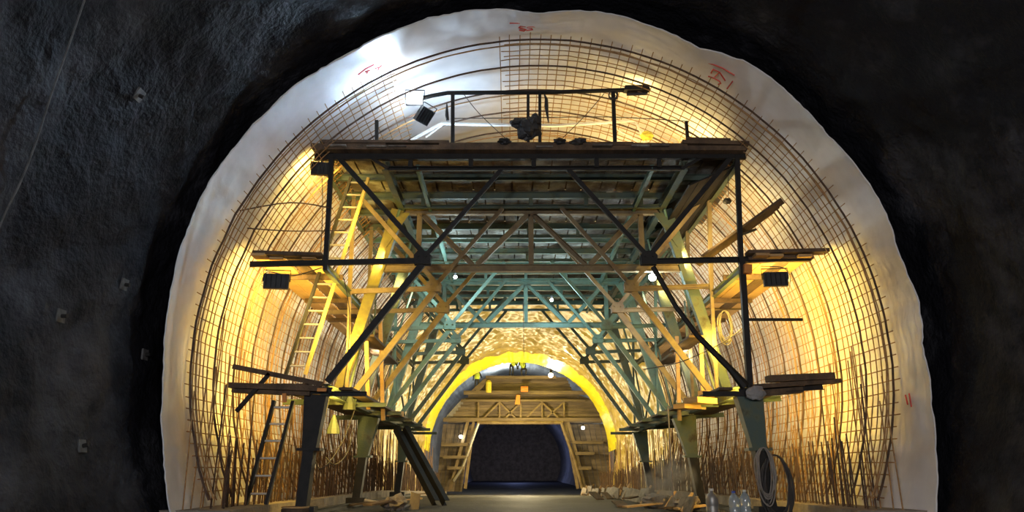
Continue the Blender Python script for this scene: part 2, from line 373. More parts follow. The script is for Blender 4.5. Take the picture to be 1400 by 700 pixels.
# ------------------------------------------------------------------ gantry
G = thing('lining_gantry', (.48, 14, 0), 'tall travelling steel gantry with plank deck standing inside the near arch', 'gantry')
YS = [14+2.25*k for k in range(7)]
def g(name, mb, m='steel', label=None): return obj(name, mb, m, G, label=label)
def P(x, z, Y): return Vector((x, Y, Z(z, Y)))
for k, Y in enumerate(YS):
    m = 'black' if k == 0 else ('steel_warm' if k < 3 else ('steel_cool' if k < 5 else 'steel'))  # one paint throughout; unlit, warm-lit and cool-lit tones set per frame
    dep = .07
    xl = -5.0 if k % 2 == 0 else -3.7; xr = 6.0 if k % 2 == 0 else 4.6
    g('outrigger', MB().chan(P(-1.62, 3.98, Y), P(xl if k else -5.2, 3.90, Y), .07, .11), m)
    g('outrigger', MB().chan(P(2.62, 3.96, Y), P(xr if k else 5.95, 4.03, Y), .07, .11), m)
    g('brace', MB().beam(P(-1.74, 4.1, Y), P(-3.58, 6.18, Y), dep, .10), m)
    g('brace', MB().beam(P(-1.70, 4.1, Y), P(-.22, 5.92, Y), dep, .09), m)
    g('brace', MB().beam(P(2.67, 4.1, Y), P(1.16, 5.93, Y), dep, .09), m)
    g('brace', MB().beam(P(2.76, 4.1, Y), P(4.58, 6.25, Y), dep, .10), m)
    g('brace', MB().beam(P(-1.78, 3.9, Y), P(-3.50, 1.58, Y), .09, .13), m)
    if k == 0: g('brace', MB().tube([P(2.80, 3.85, Y), P(3.2, 3.05, Y), P(3.6, 2.45, Y), P(4.15, 1.85, Y), P(4.42, 1.5, Y)], [.055, .05, .055, .065, .10], 8), m)
    else: g('brace', MB().beam(P(2.76, 3.9, Y), P(4.42, 1.55, Y), .09, .13), m)
    for x in (-1.78, 2.72):
        z = 3.99
        n_ = MB().plate([P(x-.16, z-.1, Y-.06), P(x+.16, z-.1, Y-.06), P(x+.17, z+.08, Y-.06), P(x+.10, z+.17, Y-.06), P(x-.10, z+.17, Y-.06), P(x-.17, z+.08, Y-.06)], .04)
        n_.plate([P(x-.16, z-.1, Y+.06), P(x+.16, z-.1, Y+.06), P(x+.17, z+.08, Y+.06), P(x+.10, z+.17, Y+.06), P(x-.10, z+.17, Y+.06), P(x-.17, z+.08, Y+.06)], .04)
        no = g('node_plate', n_, m)
        for bx, bz in ((-.08, .06), (.08, .06)):
            obj('bolt', MB().prism(P(x+bx, z+bz, Y-.08), P(x+bx, z+bz, Y-.11), [(.022*math.cos(t*math.pi/3), .022*math.sin(t*math.pi/3)) for t in range(6)]), m, no)
    if k % 2 == 0 or k == 1:
        g('post', MB().beam(P(-3.74, 6.22, Y), P(-3.70, 3.78, Y), .09, .09), m)
        g('post', MB().beam(P(4.67, 6.22, Y), P(4.55, 3.9, Y), .09, .09), m)
        if k: g('post', MB().beam(P(4.55, 3.9, Y), P(4.5, 1.5, Y), .07, .07), m); g('post', MB().beam(P(-3.7, 3.9, Y), P(-3.62, 1.5, Y), .07, .07), m)
        else: g('post', MB().beam(P(4.57, 3.95, Y), P(4.50, 1.4, Y), .11, .11), m)
    # deck cross beam
    mm = 'black' if k == 0 else ('steel' if k < 4 else 'steel_cool')
    g('cross_beam', MB().ibeam(P(-4.1, 6.22, Y), P(4.85, 6.25, Y), .10, .16), mm)
    g('lower_chord', MB().chan(P(-2.55, 5.95, Y), P(3.5, 5.96, Y), .08, .09), mm)
    for x in (-2.1, -.85, .45, 1.75, 3.05): g('web_post', MB().beam(P(x, 5.97, Y), P(x, 6.2, Y), .09, .06), mm)
    g('knee_brace', MB().beam(P(-2.55, 5.95, Y), P(-2.95, 6.2, Y), .06, .06), mm); g('knee_brace', MB().beam(P(3.5, 5.95, Y), P(3.95, 6.2, Y), .06, .06), mm)
# extra cross beams between frames
for k in range(6):
    Y = YS[k]+1.12
    g('cross_beam', MB().ibeam(P(-4.0, 6.22, Y), P(4.75, 6.22, Y), .09, .14), 'steel' if k < 2 else 'steel_cool')
# main trusses
for Y, m, m2 in ((16.5, 'steel_warm', 'steel_warm'), (23.25, 'steel_cool', 'steel_cool')):
    xs = (-2.2, .45, 3.06)
    g('truss_chord', MB().ibeam(P(-3.3, 4.52, Y), P(4.1, 4.52, Y), .14, .17), m)
    g('truss_chord', MB().ibeam(P(-2.7, 5.93, Y), P(3.6, 5.93, Y), .14, .17), m)
    for x in xs: g('truss_post', MB().chan(P(x, 4.6, Y), P(x, 5.86, Y), .10, .12, up=(1, 0, 0)), m)
    for x0, x1 in ((-2.15, -.92), (.40, -.82), (.50, 1.72), (3.0, 1.82)):
        g('truss_diagonal', MB().chan(P(x0, 5.86, Y), P(x1, 4.60, Y), .10, .12), m2)
# portal columns: tapered plate boxes leaning outward
for Y, m in ((16.5, 'steel_warm'), (19.2, 'steel'), (23.25, 'steel_cool'), (27.4, 'steel')):
    for s, xt, xb in ((-1, -2.72, -3.92), (1, 3.66, 4.86)):
        m = 'gantry_yellow' if (Y < 17 and s < 0) else ('steel' if Y < 17 else m)
        g('column', MB().prism(P(xt, 5.95, Y), P(xb, 1.45, Y), [(-.09, -.15), (.09, -.15), (.09, .15), (-.09, .15)], up=(1, 0, 0), prof2=[(-.09, -.10), (.09, -.10), (.09, .10), (-.09, .10)]), m)
        gs = [P(xt-s*.02, 5.85, Y-.11), P(xt - s*.3, 5.85, Y-.11), P(xt+s*.22, 5.0, Y-.11)]
        g('gusset', MB().plate(gs, .03), m)
# longitudinal members
Y0, Y1 = YS[0], YS[-1]+.4
for x, z, w_, h_, m in ((-3.55, 1.45, .16, .2, 'steel'), (4.45, 1.45, .16, .2, 'steel'), (-2.62, 6.02, .14, .2, 'steel'), (3.56, 6.02, .14, .2, 'steel'),
                        (-3.7, 3.84, .10, .14, 'steel'), (4.6, 3.84, .10, .14, 'steel'), (-1.95, 5.98, .08, .12, 'steel_cool'), (2.9, 5.98, .08, .12, 'steel_cool'), (-3.95, 6.12, .10, .14, 'steel'), (4.7, 6.12, .10, .14, 'steel')):
    g('longitudinal_beam', MB().ibeam(P(x, z, Y0), P(x, z, Y1), w_, h_), m)
for k in range(6):    # bracing in the side planes
    ya, yb = YS[k], YS[k+1]
    for xt, xb in ((-3.72, -3.58), (4.6, 4.48)) if k else ():
        a, b = (P(xb, 1.6, ya), P(xt, 3.8, yb)) if k % 2 else (P(xt, 3.8, ya), P(xb, 1.6, yb))
        g('side_brace', MB().beam(a, b, .05, .06), 'steel')
    if k == 0: continue
    a, b = (P(-2.65, 5.9, ya), P(-3.7, 3.95, yb)); g('side_brace', MB().beam(a, b, .05, .07), 'steel_cool')
    a, b = (P(3.6, 5.9, ya), P(4.6, 3.95, yb)); g('side_brace', MB().beam(a, b, .05, .07), 'steel_cool')
# legs
def leg(xa, xb, Y, wide, m, taper=True):
    zt, zk = 1.35, .35
    n_ = MB()
    n_.prism(P(xa, zt, Y), P((xa+xb)/2, zk, Y), [(-.14, -wide/2), (.14, -wide/2), (.14, wide/2), (-.14, wide/2)], up=(1, 0, 0), prof2=[(-.11, -.13), (.11, -.13), (.11, .13), (-.11, .13)])
    l_ = g('leg', n_, m)
    obj('inner_post', MB().beam(P((xa+xb)/2, zk, Y), P(xb, -.68, Y), .2, .26), 'black', l_)
    obj('collar', MB().beam(P((xa+xb)/2-.22, zk, Y), P((xa+xb)/2+.22, zk, Y), .3, .05), m, l_)
    obj('wheel_shoe', MB().beam(P(xb-.25, -.74, Y), P(xb+.25, -.74, Y), .3, .16), 'black', l_)
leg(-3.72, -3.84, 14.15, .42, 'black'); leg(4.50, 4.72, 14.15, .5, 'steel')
leg(-3.75, -3.95, 19.6, .55, 'steel'); leg(4.5, 4.8, 19.6, .6, 'steel')
leg(-3.75, -3.95, 26.5, .5, 'steel'); leg(4.5, 4.8, 26.5, .5, 'steel')
for x in (-3.95, 4.85): g('rail', MB().ibeam(P(x, -.80, 13.2), P(x, -.80, 30), .12, .12), 'black')
# deck boards, loose and weathered
for k in range(6):
    x = -4.12
    while x < 4.8:
        bw = random.uniform(.34, .50); ya = YS[k] - (.10 if k == 0 else .04) + random.uniform(-.05, .05) - (.18 if k == 0 and random.random() < .3 else 0); dz = random.uniform(-.012, .02)
        g('deck_board', MB().beam(P(x+bw/2, 6.335+dz, ya), P(x+bw/2, 6.335+random.uniform(-.01, .015), YS[k+1]+.03), bw-.04, .035), 'deckb'); x += bw
for k in range(6): g('light_stop_sheet', MB().beam(P(-4.05, 6.385, YS[k]+1.125), P(4.78, 6.385, YS[k]+1.125), 2.2, .02), 'plank')  # added layer, stops light showing through the board gaps
for dx0, dx1, z, th in ((-4.14, -2.6, 6.40, .07), (-3.95, -1.3, 6.47, .06), (-1.5, .8, 6.40, .08), (.6, 2.5, 6.42, .07), (2.3, 3.6, 6.40, .06), (3.5, 4.88, 6.45, .08), (3.6, 4.5, 6.53, .05), (-4.1, 4.8, 6.34, .10)):
    g('edge_board', MB().beam(P(dx0, z, 13.9+random.uniform(-.05, .02)), P(dx1, z+random.uniform(-.02, .02), 13.9), .22, th, up=(0, 0, 1)), 'plank')
for i in range(5):
    f0, f1 = i/5, (i+.92)/5
    g('dark_side_board', MB().plate([P(4.78-1.1*f0, 6.18-.5*f0, 14.25), P(4.78-1.1*f1, 6.18-.5*f1, 14.25), P(4.78-1.1*f1, 6.18-.5*f1, 19.4), P(4.78-1.1*f0, 6.18-.5*f0, 19.4)], .03, (.4, 0, -1)), 'black')  # black boards added to darken the zone under the right deck edge
# side platforms at mid level
for side, xs in ((-1, (-4.02, -4.34, -4.68, -5.0)), (1, (4.9, 5.2, 5.5, 5.8))):
    for (ya, yb) in ((13.85, 18.6), (18.5, 23.2), (23.05, 27.6)):
        for i, x in enumerate(xs):
            d = random.uniform(-.15, .15)
            g('platform_board', MB().beam(P(x+random.uniform(-.02, .02), 4.02+random.uniform(0, .03), ya+d), P(x, 4.02+random.uniform(0, .03), yb+d), .27, .05), 'timber' if (i+side) % 3 else 'plank')
for a, b in (((-5.10, 4.09, 13.9), (-3.75, 4.05, 13.9)), ((-5.0, 4.13, 14.1), (-3.9, 4.10, 14.1)), ((4.65, 4.10, 13.9), (6.25, 4.14, 13.9)), ((4.7, 4.02, 14.1), (6.0, 4.05, 14.1))):
    g('platform_board', MB().beam(P(*a[:2], a[2]), P(*b[:2], b[2]), .26, .07), 'plank')
# lower outriggers and boards
for k, Y in enumerate(YS):
    m = 'black' if k == 0 else 'steel'
    if k in (0, 1, 3, 5):
        g('lower_outrigger', MB().chan(P(-3.4, 1.42, Y), P(-5.0, 1.42, Y), .08, .12), m)
        g('lower_outrigger', MB().chan(P(4.3, 1.40, Y), P(5.9, 1.50, Y), .08, .12), m)
    g('lower_outrigger', MB().chan(P(-3.6, 1.36, Y), P(-2.75, 1.36, Y), .07, .09), m)
    g('lower_outrigger', MB().chan(P(4.5, 1.36, Y), P(3.6, 1.36, Y), .07, .09), m)
for a, b, w_, t_ in (((-5.28, 1.50, 13.85), (-3.6, 1.44, 13.9), .24, .10), ((-5.25, 1.42, 13.95), (-3.8, 1.36, 14.0), .22, .08), ((-5.25, 1.85, 13.8), (-3.55, 1.52, 13.8), .06, .09),
                   ((4.8, 1.62, 13.85), (6.05, 1.68, 13.9), .24, .12), ((4.5, 1.48, 13.95), (6.2, 1.60, 14.0), .24, .08), ((4.4, 1.34, 14.0), (5.5, 1.44, 14.1), .22, .11)):
    g('lower_board', MB().beam(P(*a), P(*b), w_, t_), 'plank')
g('hand_rail_stub', MB().beam(P(-4.55, 1.72, 13.8), P(-5.1, 1.02, 13.8), .06, .07), 'black')
for k in range(6):
    for i in range(3):
        g('lower_board', MB().beam(P(-3.95-.27*i, 1.52, YS[k]-.1), P(-3.95-.27*i, 1.52, YS[k+1]), .25, .05), 'plank' if k < 3 else 'deckb')
        g('lower_board', MB().beam(P(4.85+.27*i, 1.52, YS[k]-.1), P(4.85+.27*i, 1.52, YS[k+1]), .25, .05), 'plank' if k < 3 else 'deckb')
    g('lower_board', MB().beam(P(-3.15, 1.46, YS[k]), P(-3.15, 1.46, YS[k+1]), .26, .05), 'plank'); g('lower_board', MB().beam(P(4.05, 1.46, YS[k]), P(4.05, 1.46, YS[k+1]), .26, .05), 'plank')
g('cross_bar', MB().beam(at(1018, 437, 14), at(1097, 437, 14), .05, .05), 'black')
# mast frame on the deck
mz = [at(556, 140, 13.9), at(590, 131, 13.9), at(612, 127, 13.9), at(760, 126, 13.9), at(886, 122, 13.9)]
g('mast_rail', MB().tube(mz, .05, 6), 'black')
for px, y0, y1, w_ in ((619, 128, 200, .075), (722, 128, 200, .06), (738, 128, 200, .06), (838, 124, 200, .075), (515, 165, 200, .07), (938, 166, 200, .06)):
    g('mast_post', MB().beam(at(px, y0, 13.9), at(px+(3 if px > 800 else 0), y1, 13.9), w_, w_), 'black')
# pale pipe rail further back on the deck
pr = [at(562, 192, 15.2), at(603, 169, 15.2), at(700, 171, 15.2), at(760, 172, 15.2), at(868, 165, 15.2), at(884, 196, 15.2)]
g('pipe_rail', MB().tube(pr, .04, 6), 'white', 'pale pipe rail on the deck')
g('pipe_rail', MB().tube([at(840, 175, 15.1), at(872, 194, 15.1)], .012, 5), 'white'); g('pipe_rail', MB().tube([at(582, 188, 15.1), at(606, 170, 15.1)], .02, 5), 'white')

# ------------------------------------------------------------------ gangways, ladders
def ladder(name, a, b, width, n, m, label, step=(1, 0, 0), rail=.055, rungm=None):
    a, b = Vector(a), Vector(b); s = Vector(step).normalized()*width/2
    t = thing(name, a, label, 'ladder')
    obj('ladder_rail', MB().beam(a-s, b-s, rail, rail*1.5), m, t); obj('ladder_rail', MB().beam(a+s, b+s, rail, rail*1.5), rungm or m, t)
    for i in range(n):
        q = a.lerp(b, (i+.6)/n); obj('rung', MB().tube([q-s, q+s], .022, 6), 'alu', t)
    return t
ladder('long_ladder', at(404, 512, 15.0), at(492, 243, 15.0), .38, 15, 'black', 'long ladder with one yellow rail and one shade-darkened rail rising from the lower left platform to the deck', (1, .1, 0), .06, 'ladder')  # left rail black: its unlit face put into the colour
ladder('short_ladder', at(350, 690, 14.1), at(388, 548, 14.4), .36, 6, 'black', 'short dark ladder leaning under the lower left platform', (1, .1, 0), .06)
t = thing('gangway', at(965, 352, 14.8), 'plank gangway sloping up to the right wall above the right platform', 'gangway')
for i in range(3):
    off = Vector((.0, .28*i, 0)); obj('gangway_board', MB().beam(at(962, 352, 14.9)+off, at(1070, 274, 14.0)+off, .26, .05), 'plank', t)
obj('batten', MB().beam(at(1010, 322, 14.3), at(1050, 297, 14.2)+Vector((0, .8, 0)), .05, .05), 'black', t)
# leaning steel pair by the left legs
t = thing('leaning_beam', at(600, 692, 22), 'pair of dark steel channels leaning from the left lower deck to the ground', 'beam')
a, b = at(603, 688, 20), at(548, 586, 22)
for d in (-.13, .13): obj('channel', MB().chan(a+Vector((d, 0, 0)), b+Vector((d, 0, 0)), .14, .2), 'black', t)

# ------------------------------------------------------------------ floodlights and fixtures
def flood(loc, aim, sx, sz, label, lens='housing', group=None):
    loc, aim = Vector(loc), Vector(aim); d = (aim-loc).normalized(); t = thing('floodlight', loc, label, 'floodlight', group)
    sd = d.cross(Vector((0, 0, 1))).normalized(); u = sd.cross(d)
    obj('housing', MB().prism(loc-d*.05, loc+d*.05, [(-sx/2, -sz/2), (sx/2, -sz/2), (sx/2, sz/2), (-sx/2, sz/2)]), 'housing', t)
    for i in range(5):
        x = -sx*.4+sx*.2*i; obj('cooling_fin', MB().beam(loc-d*.05+sd*x-u*sz*.42, loc-d*.05+sd*x+u*sz*.42, .012, .05), 'housing', t)
    obj('lens', MB().prism(loc+d*.05, loc+d*.06, [(-sx*.45, -sz*.45), (sx*.45, -sz*.45), (sx*.45, sz*.45), (-sx*.45, sz*.45)]), lens, t)
    obj('bracket', MB().tube([loc+sd*(sx/2+.02), loc+sd*(sx/2+.02)+u*(sz/2+.08), loc-sd*(sx/2+.02)+u*(sz/2+.08), loc-sd*(sx/2+.02)], .012, 5), 'housing', t)
    return t
flood(at(567, 136, 13.86), at(567, 136, 13.86)+Vector((.05, -1, -.12)), .36, .25, 'dazzling white floodlight facing out at the left end of the mast rail', 'lamp')
flood(at(580, 158, 13.98), at(520, 110, 14.8), .36, .34, 'dark floodlight turned to the left wall, under the dazzling one', 'lamp')
flood(at(438, 231, 14.0), at(438, 231, 14.0)+Vector((-.15, 1, 0)), .36, .27, 'black floodlight back under the left end of the deck', 'lampw')
flood(at(378, 385, 14.0), at(378, 385, 14.0)+Vector((-.12, 1, 0)), .48, .30, 'black floodlight back under the middle left platform', 'lampw')
flood(at(1060, 382, 14.0), at(1060, 382, 14.0)+Vector((.12, 1, 0)), .46, .28, 'black floodlight back under the middle right platform', 'lampw')
t = thing('tube_light', at(870, 126, 13.88), 'black strip light on the right end of the mast rail', 'light')
obj('cover', MB().plate([at(854, 119, 13.85), at(886, 118, 13.85), at(888, 124, 13.85), at(853, 125, 13.85)], .16), 'housing', t)
obj('tube', MB().tube([at(857, 129, 13.9), at(885, 128, 13.9)], .035, 8), 'housing', t)
def lamp_bulb(loc, r, label, m='lamp'):
    t = thing('work_lamp', loc, label, 'lamp'); loc = Vector(loc)
    obj('bulb', MB().lump(loc, (r, r, r), 1, 0, 10, 7), m, t, True); obj('socket', MB().tube([loc+Vector((0, 0, r*.8)), loc+Vector((0, 0, r*2.4))], r*.6, 8), 'housing', t)
lamp_bulb(at(892, 379, 16.9), .09, 'white work lamp shining behind the right node of the front frame')
lamp_bulb((-1.6, 20.0, Z(5.2)), .05, 'small work lamp hung behind the near truss, left of centre')
lamp_bulb((1.2, 21.6, Z(4.9)), .05, 'small work lamp hung before the teal truss, right of centre')
lamp_bulb(at(753, 513, 54.8), .18, 'glowing orange lamp high on the distant gantry', 'lampw')

# ------------------------------------------------------------------ bits on and around the gantry
t = thing('black_bundle', at(722, 190, 13.85), 'crumpled black bundle tied between the two mast posts', 'bundle')
mb = MB().lump(at(722, 176, 13.8), (.22, .18, .24), 3, .5, 18, 12); mb.lump(at(708, 168, 13.8), (.14, .1, .1), 6, .6); mb.lump(at(732, 165, 13.8), (.10, .1, .16), 8, .6)
obj('sheet', mb, 'sack', t); 
tag(obj('yellow_sack', MB().lump(at(884, 186, 15.0), (.16, .12, .09), 11, .4), 'yplastic'), 'small yellow sack at the right foot of the pale pipe rail', 'sack')
for i, (px, rx, lab) in enumerate(((790, .16, 'dark rubble heap on the deck right of the black bundle'), (765, .12, 'small dark rubble heap on the deck beside the black bundle'), (690, .13, 'low dark heap on the deck left of the black bundle'))):
    tag(obj('rubble_heap', MB().lump(at(px, 194, 13.8), (rx, .12, .07), 20+i, .7), 'sack'), lab, 'heap')
tag(obj('hanging_rag', MB().tube([at(744, 128, 13.9), at(747, 136, 13.9), at(747, 145, 13.9), at(748, 155, 13.9), at(750, 168, 13.9)], [.012, .035, .045, .03, .008], 7), 'sack'), 'dark rag hanging from the mast rail right of the twin posts', 'rag')
tag(obj('hanging_rag', MB().tube([at(611, 140, 14.0), at(611, 150, 14.0), at(611, 158, 14.0), at(612, 165, 14.0)], [.008, .03, .04, .03], 7), 'sack'), 'dark rag hanging beside the leftmost tall mast post', 'rag')
def coil(name, c, r0, rz, n, rad, m, label, seed=1, tilt=0, sag=0, sy=.08):
    rnd = random.Random(seed); c = Vector(c); mb = MB()
    for i in range(n):
        a_, b_, ox = r0*rnd.uniform(.75, 1.1), rz*rnd.uniform(.8, 1.1), rnd.uniform(-.1, .1)*r0
        pts = []
        for k in range(25):
            q = 2*math.pi*k/24; x = a_*math.sin(q)*(1+.12*math.sin(2*q+i)); z = b_*(math.cos(q)-1)
            pts.append(c + Vector((x*math.cos(tilt)+ox*(1-math.cos(q))*.5, rnd.uniform(-.01, .01)+sy*(i/n-.5)+x*math.sin(tilt), z)))
        mb.tube(pts, rad, 5, cap=False)
    return tag(obj(name, mb, m, smooth=True), label, 'cable')
coil('cable_coil', at(838, 125, 13.85), .11, .11, 3, .012, 'cable', 'small black cable coil hung on the right mast post', 4)
coil('cable_coil', at(1043, 612, 13.9), .17, .50, 8, .014, 'palecable', 'large cable coil hanging on the near right leg', 5)
coil('cable_coil', at(1058, 622, 13.95), .26, .62, 9, .016, 'cable', 'dark cable loops hanging behind the pale coil at the right leg', 9)
def cable(pts, r, label, m='cable', sub=10):
    P_ = [Vector(p) for p in pts]; out = []
    for i in range(len(P_)-1):
        p0, p1, p2, p3 = P_[max(i-1, 0)], P_[i], P_[i+1], P_[min(i+2, len(P_)-1)]
        for k in range(sub):
            t = k/sub; out.append(.5*((2*p1) + (p2-p0)*t + (2*p0-5*p1+4*p2-p3)*t*t + (3*p1-p0-3*p2+p3)*t**3))
    out.append(P_[-1]); return tag(obj('cable', MB().tube(out, r, 5), m, smooth=True), label, 'cable')
cable([at(632, 126, 13.9), at(655, 155, 13.9), at(694, 192, 13.9)], .008, 'thin wire slanting from the mast rail to the deck, left half', sub=4)
cable([at(826, 128, 13.9), at(800, 158, 13.9), at(768, 190, 13.9)], .008, 'thin wire slanting from the mast rail to the deck, right half', sub=4)
cable([at(620, 162, 13.95), at(720, 161, 13.95), at(838, 160, 13.95), at(942, 166, 13.95)], .010, 'taut wire strung across the mast posts above the deck', sub=4)
cable([at(328, 288, 13.2), at(398, 277, 13.6), at(455, 285, 14.0)], .014, 'upper bent steel rod from the left wall to the left post', 'rebar_dark', 4)
cable([at(338, 312, 13.2), at(400, 316, 13.6), at(470, 315, 14.2)], .012, 'lower steel rod from the left wall to the ladder', 'rebar_dark', 4)
cable([at(440, 228, 14.1), at(441, 290, 14.1), at(438, 350, 14.1)], .009, 'wire dropping behind the left post', sub=6)
cable([at(995, 222, 14.6), at(996, 268, 14.6)], .008, 'wire holding the pendant under the right deck end', sub=4)
tag(obj('pendant', MB().lump(at(994, 275, 14.6), (.09, .07, .07), 5, .3), 'housing'), 'dark pendant hanging inside the right front post', 'lamp')
cable([at(1040, 364, 14.05), at(1070, 366, 14.05), at(1080, 378, 14.05), at(1078, 396, 14.05)], .011, 'lead looping around the right platform floodlight')
cable([at(358, 388, 14.05), at(366, 372, 14.05), at(400, 377, 14.05), at(440, 366, 14.05)], .011, 'lead looping over the left platform floodlight')
cable([at(428, 620, 14.6), at(436, 640, 14.6), at(450, 632, 14.6), at(470, 600, 15.6), at(485, 560, 16)], .014, 'cable slung between the near left leg and the lower beam')
cable([at(445, 625, 15.0), at(458, 635, 15), at(474, 620, 15.6), at(484, 585, 16.2)], .014, 'second cable loop beside the near left leg')
cable([at(913, 555, 15.5), at(917, 620, 15.5), at(921, 690, 15.6)], .014, 'pale cord hanging to the ground right of the roadway', 'palecable')
cable([at(880, 505, 17), at(930, 495, 16), at(985, 470, 15), at(1020, 445, 14.2)], .011, 'sagging lead from the right post back into the gantry')
cable([at(470, 380, 14.4), at(478, 430, 14.4), at(474, 500, 14.4), at(466, 545, 14.3)], .009, 'lead hanging behind the left front brace')
cable([at(715, 408, 22), at(716, 470, 22.2), at(716, 500, 22.4)], .008, 'hair thin line hanging at the centre below the teal truss', sub=4)
for i, (px, py, Y, w_, d_, h_, lab) in enumerate(((958, 548, 15.4, .5, .9, .12, 'pale timber block on the lower right deck, nearest the post'), (940, 556, 16.2, .45, .8, .1, 'pale timber block on the lower right deck, behind the first'), (968, 538, 15.8, .3, .6, .1, 'short timber block atop the others on the lower right deck'), (536, 566, 20.5, .4, .9, .14, 'pale timber block on the lower left deck'))):
    c = at(px, py, Y); tag(obj('timber_block', MB().beam(c-Vector((w_/2, d_*.2, 0)), c+Vector((w_/2, d_*.2, 0)), d_*.4, h_), 'timber'), lab, 'timber')
tag(obj('junction_box', MB().beam(at(1022, 362, 13.9), at(1022, 374, 13.9), .15, .12), 'orange'), 'small orange junction box on the right front post', 'box')
tag(obj('grey_cloth', MB().lump(at(1033, 537, 13.8), (.18, .06, .13), 15, .3), 'paper'), 'grey cloth draped on the lower right platform end', 'cloth')
for px, py, Y, h_, lab in ((478, 548, 15.8, .38, 'pale green conical bag hanging at the lower left deck'), (456, 580, 15.2, .38, 'pale narrow bag hanging by the near left leg')):
    c = at(px, py, Y); tag(obj('hanging_bag', MB().lathe(c-Vector((0, 0, h_/2)), [(.14, 0), (.12, h_*.3), (.05, h_*.8), (.02, h_)], 8), mat('pale_green_bag', (.05, .065, .045), (.08, .095, .065))), lab, 'bag')
# label plate on right leg, end caps
obj('label_plate', MB().plate([at(1018, 560, 14.55), at(1026, 559, 14.55), at(1033, 588, 14.55), at(1027, 590, 14.55)], .01), 'paper', G)

# ------------------------------------------------------------------ ground clutter
def bottle(px, Y, h_, r, m, capm, label):
    c = at(px, 690, Y); c.z = .0
    t = thing('water_bottle' if m == 'pet' else 'gas_bottle', c, label, 'bottle')
    obj('body', MB().lathe(c, [(r*.92, .0), (r, .03), (r, h_*.35), (r*.94, h_*.38), (r, h_*.42), (r, h_*.66), (r*.8, h_*.78), (r*.35, h_*.88), (r*.32, h_*.93)], 16), m, t, True)
    obj('cap', MB().lathe(c+Vector((0, 0, h_*.92)), [(r*.36, 0), (r*.36, h_*.07), (r*.2, h_*.08)], 12), capm, t)
bottle(974, 14.2, .50, .115, 'alu', 'white', 'dull metal bottle with white cap left of the plastic ones')
bottle(1004, 14.2, .46, .10, 'pet', mat('blue_cap', (.05, .1, .5)), 'clear plastic bottle with blue cap near the right leg')
bottle(1019, 14.2, .48, .10, 'pet', 'white', 'clear plastic bottle with white cap beside the right leg')
c = at(404, 694, 14.0); c.z = 0
t = thing('round_block', c, 'pale topped round block at the near left leg foot', 'block')
obj('drum', MB().lathe(c, [(.24, 0), (.25, .15), (.22, .17)], 16), 'plank', t); obj('top', MB().lathe(c+Vector((0, 0, .17)), [(.25, 0), (.25, .025)], 16), 'timber', t)
rnd = random.Random(3)
spots = [(815, 682, 24), (830, 678, 26), (848, 690, 19), (862, 684, 21), (880, 692, 18), (900, 688, 19), (925, 694, 17), (945, 696, 16.6), (838, 672, 29), (805, 668, 34), (520, 696, 17), (540, 688, 19), (505, 692, 18), (556, 684, 21), (585, 676, 27)]
ORD = 'nearest second third fourth fifth sixth seventh eighth ninth tenth'.split()
spots.sort(key=lambda q_: q_[2]); cnt = {'left': 0, 'right': 0}
for i, (px, py, Y) in enumerate(spots):
    c = at(px, py, Y); c.z = -drop(Y)+.06+.1*rnd.random(); a = rnd.uniform(-.6, .6)+(1.2 if i % 3 else .2); l = rnd.uniform(.5, 1.1); d = Vector((math.cos(a), math.sin(a), rnd.uniform(-.05, .18)))*l/2
    side = 'right' if px > 700 else 'left'
    o = obj('scrap_board', MB().beam(c-d, c+d, rnd.uniform(.12, .3), .035), 'plank' if i % 3 else 'timber')
    od = ORD[cnt[side]]; cnt[side] += 1
    tag(o, '%s scrap board lying at the %s edge of the roadway%s' % ('pale' if i % 3 == 0 else 'dark', side, ', nearest the camera' if od == 'nearest' else ', %s from the camera' % od), 'board', 'scrap boards at the %s roadway edge' % side)
for i, (px, py, Y, rx, lab) in enumerate(((835, 669, 30, .9, 'long crumpled pale sheet on the kerb at the right of the roadway'), (895, 690, 18.5, .45, 'crumpled brown sheet right of the roadway near the pale cord'), (940, 690, 17, .4, 'crumpled sheet by the second right leg foot'), (540, 694, 17.5, .4, 'crumpled sheet on the ground left of the roadway'))):
    c = at(px, py, Y); c.z = -drop(Y)+.12; tag(obj('crumpled_sheet', MB().lump(c, (rx*.6, rx, .16), 40+i, .8, 18, 9), 'timber' if i == 0 else 'concrete'), lab, 'sheet')
c = at(567, 688, 19); tag(obj('upright_plate', MB().plate([at(559, 700, 18), at(572, 700, 18), at(575, 676, 18), at(562, 672, 18)], .04), 'steel_warm'), 'yellow plate standing by the leaning channels', 'plate')
cable([at(498, 684, 18), at(520, 688, 18), at(548, 694, 17.6), at(560, 690, 18)], .04, 'pale hose lying on the ground at lower left', 'palecable')

# ------------------------------------------------------------------ rock bolt plates and the conduit on the near left wall
def on_rock(px, py, off):
    rr = 6.7
    for _ in range(6):
        q_ = hit(px, py, rr); a_ = math.degrees(math.atan2(q_.z-ZC+drop(q_.y), q_.x-XC)) % 360; rr = rock_r(a_, q_.y) - off
    return hit(px, py, rr)
for i, (px, py, lab) in enumerate(((83, 432, 'square bolt plate low on the dark left wall, farthest left of three'), (170, 389, 'square bolt plate on the dark left wall nearest the white lip'), (190, 130, 'bolt plate high on the dark left wall'), (112, 610, 'bolt plate near the foot of the dark left wall'), (198, 485, 'round knob of a bolt on the left wall below the square plates'))):
    c = on_rock(px, py, .02); n_ = (Vector((XC, c.y, ZC))-c).normalized(); t = thing('bolt_plate', c, lab, 'bolt')
    up = Vector((0, 1, 0)); q = n_.cross(up).normalized()
    obj('plate', MB().plate([c+q*.09*sx+up*.09*sy for sx, sy in ((-1, -1), (1, -1), (1, 1), (-1, 1))], .03, n_), 'rockplate', t)
    obj('bolt_end', MB().tube([c, c+n_*.09], .03, 8), 'black', t)
